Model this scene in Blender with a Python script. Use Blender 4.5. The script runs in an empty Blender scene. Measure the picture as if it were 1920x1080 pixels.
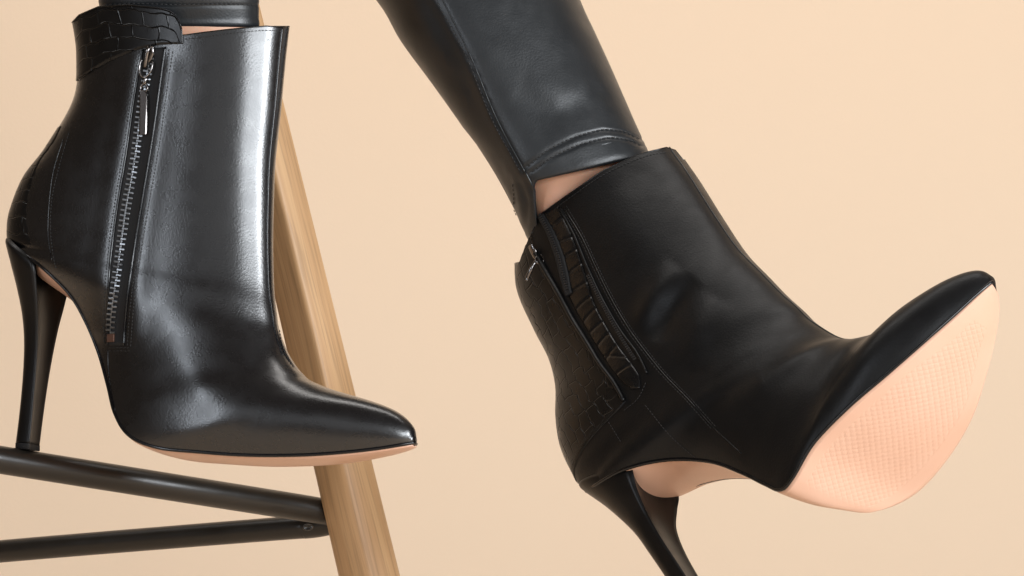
import bpy, math, random
import numpy as np
from mathutils import Vector, Matrix
from mathutils.bvhtree import BVHTree
random.seed(4)
SC = bpy.context.scene
COL = SC.collection

# ------------------------------------------------------------ camera, light, exposure
S = 0.00032            # metres per photo pixel at the subject
D = 2.3                # camera distance from the subject
ZC = 0.45              # camera height above the studio floor
cam_d = bpy.data.cameras.new("camera")
cam = bpy.data.objects.new("camera", cam_d); COL.objects.link(cam)
cam.location = (0, -D, ZC); cam.rotation_euler = (math.radians(90), 0, 0)
cam_d.sensor_width = 36; cam_d.lens = 36*D/(1920*S); cam_d.clip_end = 50; cam_d.clip_start = 0.05
SC.camera = cam
W = bpy.data.worlds.new("World"); SC.world = W; W.use_nodes = True
W.node_tree.nodes["Background"].inputs[0].default_value = (0.55, 0.41, 0.29, 1)
W.node_tree.nodes["Background"].inputs[1].default_value = 0.16
SC.view_settings.view_transform = 'Standard'; SC.view_settings.look = 'None'
SC.view_settings.exposure = 0.0

def area(name, loc, target, sx, sy, power, color):
    l = bpy.data.lights.new(name, 'AREA'); l.shape = 'RECTANGLE'; l.size = sx; l.size_y = sy
    l.energy = power; l.color = color
    o = bpy.data.objects.new(name, l); COL.objects.link(o); o.location = loc
    o.rotation_euler = (Vector(target)-Vector(loc)).to_track_quat('-Z', 'Y').to_euler()
    return o
area("softbox_side", (1.52, -1.65, ZC+0.44), (0, 0, ZC+0.02), 2.2, 0.55, 58, (0.90, 0.95, 1.0))
area("edge_highlight_helper", (2.0, -1.05, ZC+0.44), (0, 0, ZC+0.02), 0.42, 0.6, 22, (0.93, 0.96, 1.0))  # added narrow lamp, only to brighten the highlight along the shaft front
area("softbox_front", (-0.2, -3.2, ZC+0.7), (0, 0, ZC), 2.0, 1.2, 4, (0.90, 0.95, 1.0))
area("softbox_strip", (-1.40, -1.60, ZC+0.55), (-0.2, 0, ZC), 0.14, 1.3, 9, (0.84, 0.91, 1.0))
area("softbox_wall", (-0.2, 0.3, ZC+1.6), (-0.1, 1.7, ZC-0.1), 2.2, 0.6, 18, (1.0, 0.965, 0.93))

# ------------------------------------------------------------ helpers
def P(px, py, d=0.0):
    k = S*(D+d)/D
    return Vector(((px-960)*k, d, ZC+(540-py)*k))
def proj(p):
    k = S*(D+p[1])/D
    return (p[0]/k+960, 540-(p[2]-ZC)/k)
def crom(arr, x):
    """Catmull-Rom through rows of arr at float index x (clamped, linear extrapolation at the ends)"""
    n = len(arr); i = int(math.floor(x)); i = max(0, min(n-2, i)); f = x-i
    p1 = arr[i]; p2 = arr[i+1]
    p0 = arr[i-1] if i > 0 else 2*p1-p2
    p3 = arr[i+2] if i+2 < n else 2*p2-p1
    if f < 0: return p1+(p2-p1)*f
    return 0.5*((2*p1)+(-p0+p2)*f+(2*p0-5*p1+4*p2-p3)*f*f+(-p0+3*p1-3*p2+p3)*f**3)
def resample(pts, step):
    """smooth 2-D polyline resampled at even pixel steps"""
    a = np.array(pts, float)
    dense = np.array([crom(a, x) for x in np.linspace(0, len(a)-1, len(a)*24)]) if len(a) > 2 else np.array([a[0]+(a[1]-a[0])*t for t in np.linspace(0, 1, 60)])
    seg = np.r_[0, np.cumsum(np.linalg.norm(np.diff(dense, axis=0), axis=1))]
    n = max(2, int(round(seg[-1]/step))+1)
    ts = np.linspace(0, seg[-1], n)
    return np.stack([np.interp(ts, seg, dense[:, k]) for k in range(a.shape[1])], 1)
def sstep(a, b, x):
    t = max(0, min(1, (x-a)/(b-a))); return t*t*(3-2*t)

class MB:
    def __init__(s): s.v = []; s.f = []; s.uv = {}
    def grid(s, rows, closed=False, uvs=None, flip=False):
        b = len(s.v); n = len(rows); m = len(rows[0])
        for i, r in enumerate(rows):
            for j, p in enumerate(r):
                if uvs: s.uv[len(s.v)] = uvs[i][j]
                s.v.append(tuple(p))
        for i in range(n-1):
            for j in range(m if closed else m-1):
                k = (j+1) % m
                q = (b+i*m+j, b+i*m+k, b+(i+1)*m+k, b+(i+1)*m+j)
                s.f.append(q[::-1] if flip else q)
        return b
    def tube(s, pts, r, n=8, cap=True, flat=None, squash=1.0):
        pts = [Vector(p) for p in pts]; rows = []
        up = Vector((0.13, -0.9, 0.41)).normalized()
        for i, p in enumerate(pts):
            t = (pts[min(i+1, len(pts)-1)]-pts[max(i-1, 0)]).normalized()
            if flat: nn = Vector(flat[i]); nn = (nn-t*nn.dot(t)).normalized()
            else: nn = (up-t*up.dot(t)).normalized()
            up = nn; bb = t.cross(nn)
            rr = r[i] if hasattr(r, '__len__') else r
            rows.append([p+nn*(math.cos(a)*rr*squash)+bb*(math.sin(a)*rr) for a in [2*math.pi*k/n for k in range(n)]])
        b = s.grid(rows, closed=True)
        if cap:
            s.f.append(tuple(b+k for k in range(n))[::-1]); e = b+(len(rows)-1)*n
            s.f.append(tuple(e+k for k in range(n)))
    def box(s, c, ax, ay, az):
        """box from centre and three half-axis vectors"""
        b = len(s.v); c = Vector(c)
        for i in (-1, 1):
            for j in (-1, 1):
                for k in (-1, 1): s.v.append(tuple(c+ax*i+ay*j+az*k))
        for q in ((0, 1, 3, 2), (4, 6, 7, 5), (0, 4, 5, 1), (2, 3, 7, 6), (0, 2, 6, 4), (1, 5, 7, 3)):
            s.f.append(tuple(b+x for x in q))
    def build(s, name, mat, parent=None, smooth=True, bevel=0, kind=None):
        off = parent_world(parent) if parent else Vector((0, 0, 0))
        me = bpy.data.meshes.new(name)
        me.from_pydata([tuple(Vector(v)-off) for v in s.v], [], s.f); me.update()
        if s.uv:
            ul = me.uv_layers.new(name="UVMap")
            for lp in me.loops:
                ul.data[lp.index].uv = s.uv.get(lp.vertex_index, (0, 0))
        if smooth: me.polygons.foreach_set('use_smooth', [True]*len(me.polygons))
        me.materials.append(mat)
        o = bpy.data.objects.new(name, me); COL.objects.link(o)
        if parent: o.parent = parent
        if bevel:
            b = o.modifiers.new("bevel", 'BEVEL'); b.width = bevel; b.segments = 2; b.limit_method = 'ANGLE'
        if kind: o['kind'] = kind
        return o
def parent_world(p):
    v = Vector((0, 0, 0))
    while p: v = v+p.location; p = p.parent
    return v
def thing(name, loc, label, cat, group=None):
    o = bpy.data.objects.new(name, None); COL.objects.link(o); o.location = loc
    o.empty_display_size = 0.03
    o['label'] = label; o['category'] = cat
    if group: o['group'] = group
    return o

# ------------------------------------------------------------ materials
def mat(name, col, rough=0.5, spec=0.5, metal=0.0, coat=0.0, coat_r=0.1):
    m = bpy.data.materials.new(name); m.use_nodes = True
    b = m.node_tree.nodes["Principled BSDF"]
    b.inputs["Base Color"].default_value = (*col, 1); b.inputs["Roughness"].default_value = rough
    b.inputs["Specular IOR Level"].default_value = spec; b.inputs["Metallic"].default_value = metal
    b.inputs["Coat Weight"].default_value = coat; b.inputs["Coat Roughness"].default_value = coat_r
    return m, m.node_tree, b
def N(nt, typ, **kw):
    n = nt.nodes.new(typ)
    for k, v in kw.items():
        if k in n.inputs: n.inputs[k].default_value = v
        else: setattr(n, k, v)
    return n
def leather(name, col, rough, grain=900, gstr=0.12, soft=0.25, coat=0.0, croc=False, rvar=0.08, spec=0.5, sheen=0.0):
    m, nt, b = mat(name, col, rough, spec, coat=coat, coat_r=0.26)
    L = nt.links.new
    tc = N(nt, 'ShaderNodeTexCoord')
    n1 = N(nt, 'ShaderNodeTexNoise', Scale=grain, Detail=3.0); L(tc.outputs['Object'], n1.inputs['Vector'])
    vo = N(nt, 'ShaderNodeTexVoronoi', Scale=grain*0.8); L(tc.outputs['Object'], vo.inputs['Vector'])
    n2 = N(nt, 'ShaderNodeTexNoise', Scale=28.0, Detail=2.0); L(tc.outputs['Object'], n2.inputs['Vector'])
    n3 = N(nt, 'ShaderNodeTexNoise', Scale=90.0, Detail=4.0); L(tc.outputs['Object'], n3.inputs['Vector'])
    b2 = N(nt, 'ShaderNodeBump', Strength=soft, Distance=0.003); L(n2.outputs[0], b2.inputs['Height'])
    b1 = N(nt, 'ShaderNodeBump', Strength=gstr, Distance=0.00012); L(n1.outputs[0], b1.inputs['Height']); L(b2.outputs[0], b1.inputs['Normal'])
    b0 = N(nt, 'ShaderNodeBump', Strength=gstr, Distance=0.00010); L(vo.outputs[0], b0.inputs['Height']); L(b1.outputs[0], b0.inputs['Normal'])
    last = b0
    if croc:
        uv = N(nt, 'ShaderNodeUVMap'); 
        dn = N(nt, 'ShaderNodeTexNoise', Scale=55.0, Detail=2.0); L(tc.outputs['Object'], dn.inputs['Vector'])
        mx = N(nt, 'ShaderNodeVectorMath', operation='MULTIPLY_ADD'); L(dn.outputs['Color'], mx.inputs[0])
        mx.inputs[1].default_value = (0.009, 0.009, 0); L(uv.outputs[0], mx.inputs[2])
        br = N(nt, 'ShaderNodeTexBrick', Scale=1.0); L(mx.outputs[0], br.inputs['Vector'])
        br.inputs['Color1'].default_value = (1, 1, 1, 1); br.inputs['Color2'].default_value = (1, 1, 1, 1); br.inputs['Mortar'].default_value = (0, 0, 0, 1)
        br.inputs['Brick Width'].default_value = 0.016; br.inputs['Row Height'].default_value = 0.0085
        br.inputs['Mortar Size'].default_value = 0.00055; br.inputs['Mortar Smooth'].default_value = 0.9; br.squash = 1.6; br.squash_frequency = 3
        bc = N(nt, 'ShaderNodeBump', Strength=1.0, Distance=0.00045); L(br.outputs['Color'], bc.inputs['Height']); L(last.outputs[0], bc.inputs['Normal'])
        last = bc
        gm = N(nt, 'ShaderNodeMapRange'); L(br.outputs['Color'], gm.inputs[0]); gm.inputs[3].default_value = 0.06; gm.inputs[4].default_value = spec  # specular drops in the grooves, imitating their occlusion in the material
        L(gm.outputs[0], b.inputs['Specular IOR Level'])
    L(last.outputs[0], b.inputs['Normal'])
    mr = N(nt, 'ShaderNodeMapRange'); L(n3.outputs[0], mr.inputs[0])
    mr.inputs[1].default_value = 0.3; mr.inputs[2].default_value = 0.7
    mr.inputs[3].default_value = rough-rvar*0.5; mr.inputs[4].default_value = rough+rvar*0.5
    L(mr.outputs[0], b.inputs['Roughness'])
    if sheen:
        b.inputs['Sheen Weight'].default_value = sheen; b.inputs['Sheen Roughness'].default_value = 0.5
    return m
M = {}
M['smooth'] = leather('polished_black_leather', (0.004, 0.004, 0.005), 0.28, grain=1000, gstr=0.45, soft=0.06, spec=0.8, rvar=0.08, coat=0.5)
M['matte'] = leather('matte_black_leather', (0.005, 0.005, 0.0055), 0.40, grain=900, gstr=0.4, soft=0.15, spec=0.3)
M['gloss'] = leather('strip_black_leather', (0.005, 0.005, 0.0055), 0.26, grain=700, gstr=0.4, soft=0.4, spec=0.5)
M['croc'] = leather('embossed_black_leather', (0.005, 0.0048, 0.005), 0.30, grain=1500, gstr=0.2, soft=0.1, croc=True, spec=0.4)
M['heel'] = leather('heel_black_leather', (0.005, 0.0045, 0.0045), 0.36, grain=1300, gstr=0.2, soft=0.08, spec=0.35)
M['piping'] = leather('edge_black_leather', (0.004, 0.004, 0.005), 0.22, grain=1500, gstr=0.05, soft=0.05)
M['legging'] = leather('legging_black_leather', (0.011, 0.013, 0.015), 0.40, grain=900, gstr=0.4, soft=0.18, spec=0.6)
M['thread'] = mat('black_thread', (0.022, 0.021, 0.021), 0.55)[0]
M['tape'] = mat('zip_tape', (0.008, 0.008, 0.009), 0.7)[0]
M['lining'] = mat('boot_lining', (0.03, 0.022, 0.018), 0.7)[0]
M['gunmetal'] = mat('gunmetal', (0.20, 0.185, 0.18), 0.2, metal=1.0)[0]
M['teeth'] = mat('dark_teeth_metal', (0.26, 0.27, 0.285), 0.3, metal=1.0)[0]
M['copper'] = mat('copper_stop', (0.16, 0.085, 0.06), 0.45, metal=0.6)[0]
M['bolt'] = mat('bolt_metal', (0.10, 0.085, 0.07), 0.4, metal=0.8)[0]
M['tube'] = leather('black_powder_coat', (0.016, 0.013, 0.010), 0.34, grain=500, gstr=0.12, soft=0.05)

def sole_mat():
    m, nt, b = mat('nude_sole', (0.80, 0.47, 0.31), 0.36, 0.45)
    L = nt.links.new; tc = N(nt, 'ShaderNodeTexCoord')
    n = N(nt, 'ShaderNodeTexNoise', Scale=14.0, Detail=5.0); L(tc.outputs['Object'], n.inputs['Vector'])
    cr = N(nt, 'ShaderNodeValToRGB'); L(n.outputs[0], cr.inputs[0])
    cr.color_ramp.elements[0].color = (0.62, 0.375, 0.265, 1); cr.color_ramp.elements[0].position = 0.3
    cr.color_ramp.elements[1].color = (0.67, 0.43, 0.32, 1); cr.color_ramp.elements[1].position = 0.7
    sp = N(nt, 'ShaderNodeTexVoronoi', Scale=260.0); L(tc.outputs['Object'], sp.inputs['Vector'])
    lt = N(nt, 'ShaderNodeMath', operation='LESS_THAN'); lt.inputs[1].default_value = 0.035; L(sp.outputs[0], lt.inputs[0])
    n5 = N(nt, 'ShaderNodeTexNoise', Scale=30.0); L(tc.outputs['Object'], n5.inputs['Vector'])
    g5 = N(nt, 'ShaderNodeMath', operation='GREATER_THAN'); g5.inputs[1].default_value = 0.66; L(n5.outputs[0], g5.inputs[0])
    mu = N(nt, 'ShaderNodeMath', operation='MULTIPLY'); L(lt.outputs[0], mu.inputs[0]); L(g5.outputs[0], mu.inputs[1])
    mx = N(nt, 'ShaderNodeMix', data_type='RGBA'); L(mu.outputs[0], mx.inputs[0]); L(cr.outputs[0], mx.inputs[6]); mx.inputs[7].default_value = (0.2, 0.11, 0.07, 1)
    L(mx.outputs[2], b.inputs['Base Color'])
    b.inputs['Subsurface Weight'].default_value = 0.0
    n2 = N(nt, 'ShaderNodeTexNoise', Scale=500.0, Detail=2.0); L(tc.outputs['Object'], n2.inputs['Vector'])
    bp = N(nt, 'ShaderNodeBump', Strength=0.08, Distance=0.0004); L(n2.outputs[0], bp.inputs['Height']); L(bp.outputs[0], b.inputs['Normal'])
    return m
M['sole'] = sole_mat()
def skin_mat():
    m, nt, b = mat('skin', (0.62, 0.30, 0.18), 0.5, 0.4)
    L = nt.links.new; tc = N(nt, 'ShaderNodeTexCoord')
    n = N(nt, 'ShaderNodeTexNoise', Scale=60.0, Detail=4.0); L(tc.outputs['Object'], n.inputs['Vector'])
    cr = N(nt, 'ShaderNodeValToRGB'); L(n.outputs[0], cr.inputs[0])
    cr.color_ramp.elements[0].color = (0.68, 0.36, 0.23, 1); cr.color_ramp.elements[1].color = (0.80, 0.46, 0.31, 1)
    L(cr.outputs[0], b.inputs['Base Color'])
    b.inputs['Subsurface Weight'].default_value = 0.25; b.inputs['Subsurface Radius'].default_value = (0.006, 0.002, 0.001); b.inputs['Subsurface Scale'].default_value = 1.0
    n2 = N(nt, 'ShaderNodeTexNoise', Scale=700.0, Detail=2.0); L(tc.outputs['Object'], n2.inputs['Vector'])
    bp = N(nt, 'ShaderNodeBump', Strength=0.15, Distance=0.0004); L(n2.outputs[0], bp.inputs['Height']); L(bp.outputs[0], b.inputs['Normal'])
    return m
M['skin'] = skin_mat()
def wood_mat():
    m, nt, b = mat('oak', (0.55, 0.34, 0.17), 0.48, 0.4)
    L = nt.links.new; tc = N(nt, 'ShaderNodeTexCoord')
    uv = N(nt, 'ShaderNodeUVMap')
    mp = N(nt, 'ShaderNodeMapping'); mp.inputs['Scale'].default_value = (90, 2.2, 1); L(uv.outputs[0], mp.inputs['Vector'])
    n = N(nt, 'ShaderNodeTexNoise', Scale=1.0, Detail=6.0, Roughness=0.6, Distortion=0.4); L(mp.outputs[0], n.inputs['Vector'])
    mp2 = N(nt, 'ShaderNodeMapping'); mp2.inputs['Scale'].default_value = (500, 16, 1); L(uv.outputs[0], mp2.inputs['Vector'])
    n2 = N(nt, 'ShaderNodeTexNoise', Scale=1.0, Detail=3.0); L(mp2.outputs[0], n2.inputs['Vector'])
    cr = N(nt, 'ShaderNodeValToRGB'); L(n.outputs[0], cr.inputs[0])
    e = cr.color_ramp.elements
    e[0].position = 0.30; e[0].color = (0.38, 0.22, 0.105, 1); e[1].position = 0.62; e[1].color = (0.56, 0.35, 0.18, 1)
    x = e.new(0.44); x.color = (0.48, 0.285, 0.14, 1)
    mr = N(nt, 'ShaderNodeMapRange'); L(n2.outputs[0], mr.inputs[0]); mr.inputs[1].default_value = 0.35; mr.inputs[2].default_value = 0.5; mr.inputs[3].default_value = 0.80; mr.inputs[4].default_value = 1.0
    mx = N(nt, 'ShaderNodeMix', data_type='RGBA', blend_type='MULTIPLY'); mx.inputs[0].default_value = 1.0
    L(cr.outputs[0], mx.inputs[6]); L(mr.outputs[0], mx.inputs[7]); L(mx.outputs[2], b.inputs['Base Color'])
    bp = N(nt, 'ShaderNodeBump', Strength=0.25, Distance=0.0005); L(n2.outputs[0], bp.inputs['Height']); L(bp.outputs[0], b.inputs['Normal'])
    return m
M['wood'] = wood_mat()
def wall_mat():
    m, nt, b = mat('peach_paper', (0.80, 0.60, 0.42), 0.85, 0.2)
    L = nt.links.new; tc = N(nt, 'ShaderNodeTexCoord')
    n = N(nt, 'ShaderNodeTexNoise', Scale=2.2, Detail=3.0); L(tc.outputs['Object'], n.inputs['Vector'])
    cr = N(nt, 'ShaderNodeValToRGB'); L(n.outputs[0], cr.inputs[0])
    cr.color_ramp.elements[0].color = (0.80, 0.635, 0.475, 1); cr.color_ramp.elements[1].color = (0.82, 0.655, 0.495, 1)
    L(cr.outputs[0], b.inputs['Base Color'])
    n2 = N(nt, 'ShaderNodeTexNoise', Scale=300.0, Detail=3.0); L(tc.outputs['Object'], n2.inputs['Vector'])
    bp = N(nt, 'ShaderNodeBump', Strength=0.12, Distance=0.001); L(n2.outputs[0], bp.inputs['Height']); L(bp.outputs[0], b.inputs['Normal'])
    return m
M['wall'] = wall_mat()

# ------------------------------------------------------------ the setting: paper sweep (wall curving into the floor)
sweep = []
for i in range(8): sweep.append((-3.2+i*0.53, 0.0))
R0 = 0.7; WY = 1.7
for i in range(17):
    a = math.pi/2*i/16; sweep.append((WY-R0+R0*math.sin(a), R0-R0*math.cos(a)))
for i in range(1, 8): sweep.append((WY, R0+i*0.35))
mb = MB(); mb.grid([[(x, y, z) for x in np.linspace(-3.2, 3.2, 17)] for (y, z) in sweep])
o = mb.build('backdrop', M['wall']); o['kind'] = 'structure'

# ------------------------------------------------------------ boot builder
class Boot:
    """ankle boot surface: sections fan from the shaft round the throat to the toe.
    local axes: f forward, u up, n towards the near side; lengths in photo pixels"""
    NT = 90; NS = 190
    def __init__(s, origin, roll, yaw, turn, secs, collar_near, collar_far, disp, far=None):
        far = far or {}; s.seat_k = 9 if far else 8
        s.O = origin; th = math.radians(roll); ps = math.radians(yaw); al = math.radians(turn)
        Rin = Matrix.Rotation(-al, 3, 'Y')
        s.f = Rin @ Vector((math.cos(ps), -math.sin(ps)*math.cos(th), math.sin(ps)*math.sin(th)))
        s.u = Rin @ Vector((0, math.sin(th), math.cos(th)))
        s.n = Rin @ Vector((-math.sin(ps), -math.cos(ps)*math.cos(th), math.cos(ps)*math.sin(th)))
        rows = []
        for (fx, fy, bx, by, wn, wf, e, q) in secs:
            a = s.solve(fx, fy, 0); b = s.solve(bx, by, e*wn)
            cf = wf*e; dx = 0.0
            kk = len(rows)
            if kk in far:
                a_, c_ = b[0], -cf
                for _ in range(12):          # far feather point: along f and n, at the feather's own height
                    w = s.W(a_, b[1], c_); qx, qy = proj(w); k_ = (D+w.y)/D
                    ex = (far[kk][0]-3-qx)*k_; ez = -(far[kk][1]-5-qy)*k_
                    det = s.f.x*s.n.z-s.n.x*s.f.z
                    a_ += (ex*s.n.z-s.n.x*ez)/det; c_ += (s.f.x*ez-ex*s.f.z)/det
                cf = max(2.0, -c_); dx = a_-b[0]; wf = cf/max(e, .3)*(0.93 if kk > 15 else 0.86)
            rows.append([a[0], a[1], b[0], b[1], wn, wf, e, q, cf, dx])
        s.A = np.array(rows); s.n_sec = len(rows)
        s.cn = collar_near; s.cf = collar_far; s.disp = disp
        s.make()
    def W(s, a, b, c): return s.O+(s.f*a+s.u*b+s.n*c)*S
    def solve(s, px, py, c):
        a = b = 0.0
        for _ in range(8):
            w = s.W(a, b, c); qx, qy = proj(w); k = (D+w.y)/D
            ex = (px-qx)*k; ez = -(py-qy)*k
            det = s.f.x*s.u.z-s.u.x*s.f.z
            a += (ex*s.u.z-s.u.x*ez)/det; b += (s.f.x*ez-ex*s.f.z)/det
        return a, b
    def raw(s, k, t):
        r = crom(s.A, k); fa, fb, ba, bb, wn, wf, e, q = r[:8]
        e = max(0.0, min(0.97, e)); pe = math.pi-math.asin(e)
        ph = abs(t)*pe
        uu = (1-math.cos(ph))/(1-math.cos(pe)); vv = math.sin(ph)
        vv = math.copysign(abs(vv)**q, vv) if ph < math.pi/2 else (math.sin(ph)**q if e <= 0 else max(math.sin(ph), 1e-6)**(q+(1-q)*sstep(0, .6, e)))
        w = wn if t >= 0 else -wf
        return s.W(fa+uu*(ba-fa)+r[9]*uu*max(0.0, min(1.2, (wn*e-vv*(wn if t >= 0 else -wf))/(wn*e+r[8]+1))), fb+uu*(bb-fb), vv*w)
    def nrm0(s, k, t):
        d = 0.05; e = 0.004
        t0 = max(-1, t-e); t1 = min(1, t+e)
        a = s.raw(min(k+d, s.n_sec-1), t)-s.raw(k-d, t); b = s.raw(k, t1)-s.raw(k, t0)
        n = b.cross(a)
        return n.normalized() if n.length > 1e-12 else s.n
    def pt(s, k, t, off=0.0):
        """surface point; off in pixels along the outward normal"""
        p = s.raw(k, t); n = s.nrm0(k, t)
        if t > 0 and s.disp:
            x, y = proj(p); p = p+n*(s.disp(x, y)*S)
        return p+n*(off*S)
    def k_collar(s, t):
        line = s.cn if t >= 0 else s.cf
        lo, hi = 0.0, 3.0
        for _ in range(22):
            m = (lo+hi)/2
            if line(*proj(s.raw(m, t))) > 0: hi = m
            else: lo = m
        return (lo+hi)/2
    def make(s):
        NT, NS = s.NT, s.NS
        s.ts = [math.copysign(abs(x)**1.0, x) for x in np.linspace(-1, 1, 2*NT+1)]
        s.kc = [s.k_collar(t) for t in s.ts]
        K = s.n_sec-1
        s.grid_pts = []; s.kt = []
        for i in range(NS+1):
            g = i/NS; row = []; kt = []
            for j, t in enumerate(s.ts):
                k = s.kc[j]+(K-s.kc[j])*g
                row.append(s.pt(k, t)); kt.append((k, t))
            s.grid_pts.append(row); s.kt.append(kt)
        v = [p for r in s.grid_pts for p in r]; m = 2*NT+1
        f = [(i*m+j, i*m+j+1, (i+1)*m+j+1, (i+1)*m+j) for i in range(NS) for j in range(m-1)]
        s.bvh = BVHTree.FromPolygons(v, f); s.m = m
        # arc-length coordinates for the embossing
        s.uvs = []
        for i in range(NS+1):
            r = s.grid_pts[i]; L = [0.0]
            for j in range(1, m): L.append(L[-1]+(r[j]-r[j-1]).length)
            c = L[NT]
            s.uvs.append([[x-c, 0] for x in L])
        for j in range(m):
            acc = 0.0
            for i in range(NS+1):
                if i: acc += (s.grid_pts[i][j]-s.grid_pts[i-1][j]).length
                s.uvs[i][j][1] = acc
    def cast(s, px, py, off=0.0):
        o = Vector((0, -D, ZC)); d = (P(px, py, 0.0)-o).normalized()
        h = s.bvh.ray_cast(o, d)
        if h[0] is None:
            # miss: nearest point of the surface to the ray at the boot's depth
            q = o+d*((s.O-o).dot(d)); h = s.bvh.find_nearest(q)
        n = h[1]
        if n.dot(d) > 0: n = -n
        return h[0]+n*(off*S), n, h[2]
    def kt_at(s, px, py):
        p, n, i = s.cast(px, py); r = i//(s.m-1); c = i % (s.m-1)
        best = min(((s.grid_pts[r+a][c+b]-p).length, s.kt[r+a][c+b]) for a in (0, 1) for b in (0, 1))
        return best[1]
    def line(s, pts, off, step=6):
        P3 = []; NN = []
        for x, y in resample(pts, step):
            p, n, _ = s.cast(x, y, off); P3.append(p); NN.append(n)
        return P3, NN
    def stitches(s, lines, name='stitching', parent=None, pitch=6.5, length=4.6, r=0.85, off=0.7, m=None):
        mb = MB()
        for pts in lines:
            q = resample(pts, pitch)
            for i in range(len(q)-1):
                a, b = q[i], q[i+1]; L = np.linalg.norm(b-a); u = (b-a)/max(L, 1e-6)
                p0, n0, _ = s.cast(*(a+u*0.0), off); p1, n1, _ = s.cast(*(a+u*length*L/pitch), off)
                d = p1-p0
                if d.length < 1e-6 or d.length > 14*S: continue
                ax = d*0.5; nn = n0; az = nn*(r*S*0.8); ay = ax.normalized().cross(nn)*(r*S)
                c = (p0+p1)/2
                bb = len(mb.v)
                for sx, k in ((-1, .35), (-.6, 1), (.6, 1), (1, .35)):
                    for aa in range(5):
                        an = aa*2*math.pi/5
                        mb.v.append(tuple(c+ax*sx+ay*(math.cos(an)*k)+az*(math.sin(an)*k)))
                for rr in range(3):
                    for aa in range(5):
                        mb.f.append((bb+rr*5+aa, bb+rr*5+(aa+1) % 5, bb+rr*5+5+(aa+1) % 5, bb+rr*5+5+aa))
                mb.f.append(tuple(bb+x for x in (4, 3, 2, 1, 0))); mb.f.append(tuple(bb+15+x for x in range(5)))
        return mb.build(name, m or M['thread'], parent, kind='stuff')
    def patch(s, left, right, name, material, parent, off=1.5, n=60, mcols=10, crown=0.0, edge=-1.0, uvscale=1.0, grooves=()):
        """panel of leather lying on the surface between two traced edges, with turned-down rim"""
        L = resample(left, 1.0); R = resample(right, 1.0); mb = MB(); rows = []; uvs = []
        ll = 0.0; prev = None
        for i in range(n+1):
            g = i/n; a = L[int(round(g*(len(L)-1)))]; b = R[int(round(g*(len(R)-1)))]
            row = []; ur = []
            base = [s.cast(*(a+(b-a)*(j/mcols)), 0.0) for j in range(mcols+1)]
            if prev is not None: ll += (base[mcols//2][0]-prev).length
            prev = base[mcols//2][0].copy()
            w = 0.0
            for j, (p, nn, _) in enumerate(base):
                if j: w += (p-base[j-1][0]).length
                h = off+crown*math.sin(math.pi*j/mcols)
                for gp, sl in grooves: h -= 1.2*math.exp(-((g-gp-sl*(j/mcols-0.5))/0.006)**2)
                if i in (0, n): h = min(h, off*0.9)
                row.append(p+nn*(h*S)); ur.append((w*uvscale, ll*uvscale))
            row = [base[0][0]+base[0][1]*(edge*S)]+row+[base[-1][0]+base[-1][1]*(edge*S)]
            ur = [ur[0]]+ur+[ur[-1]]
            rows.append(row); uvs.append(ur)
            if i in (0, n): endrow = [q[0]+q[1]*(edge*S) for q in [base[0]]+base+[base[-1]]]
            if i == 0: rows.insert(0, endrow); uvs.insert(0, ur)
            if i == n: rows.append(endrow); uvs.append(ur)
        mb.grid(rows, uvs=uvs)
        return mb.build(name, material, parent)
    def build_upper(s, parent, material):
        mb = MB(); mb.grid(s.grid_pts, uvs=s.uvs)
        # toe cap
        m = s.m; last = s.NS*m
        c = sum((s.grid_pts[-1][j] for j in range(m)), Vector())/m
        ci = len(mb.v); mb.v.append(tuple(c))
        for j in range(m-1): mb.f.append((last+j, last+j+1, ci))
        up = mb.build('upper', material, parent)
        # lining, a little inside, and rolled collar edge
        li = MB(); rows = []
        for g in range(0, 15):
            row = []
            for j, t in enumerate(s.ts):
                k = s.kc[j]+g*0.16
                row.append(s.pt(k, t, -0.6-5.0*sstep(0, 2, g)))
            rows.append(row)
        li.grid(rows, flip=True); li.build('lining', M['lining'], parent)
        return up
    def collar_roll(s, parent, r=1.6, t0=-1, t1=1):
        mb = MB(); pts = []; nn = []
        for j, t in enumerate(s.ts):
            if t0 <= t <= t1: pts.append(s.pt(s.kc[j], t, -0.8)); nn.append(s.nrm0(s.kc[j], t))
        mb.tube(pts, r*S, 8, flat=nn); return mb.build('collar_edge', M['piping'], parent)
    def feather(s, k0, k1, side, off=0.0, n=120, down=0.0):
        out = []
        for i in range(n+1):
            k = k0+(k1-k0)*i/n; p = s.raw(k, side)
            r = crom(s.A, k); r2 = crom(s.A, k+0.03); t = s.f*(r2[2]-r[2])+s.u*(r2[3]-r[3])
            if t.length < 1e-6: t = s.f
            t.normalize(); dn = -(s.n.cross(t)); 
            if dn.dot(s.u) > 0 and dn.dot(s.f) < 0: pass
            out.append(p+dn*(down*S)+s.n*(side*off*S))
        return out
    def build_welt(s, parent, k0, rad=3.6, down=1.0, off=-1.0):
        K = s.n_sec-1
        near = s.feather(k0, K, 1, off, 150, down); far = s.feather(k0, K, -1, off, 150, down)
        mb = MB(); pts = near+far[::-1][1:]
        mb.tube(pts, rad*S, 10); return mb.build('welt', M['piping'], parent)
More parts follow.
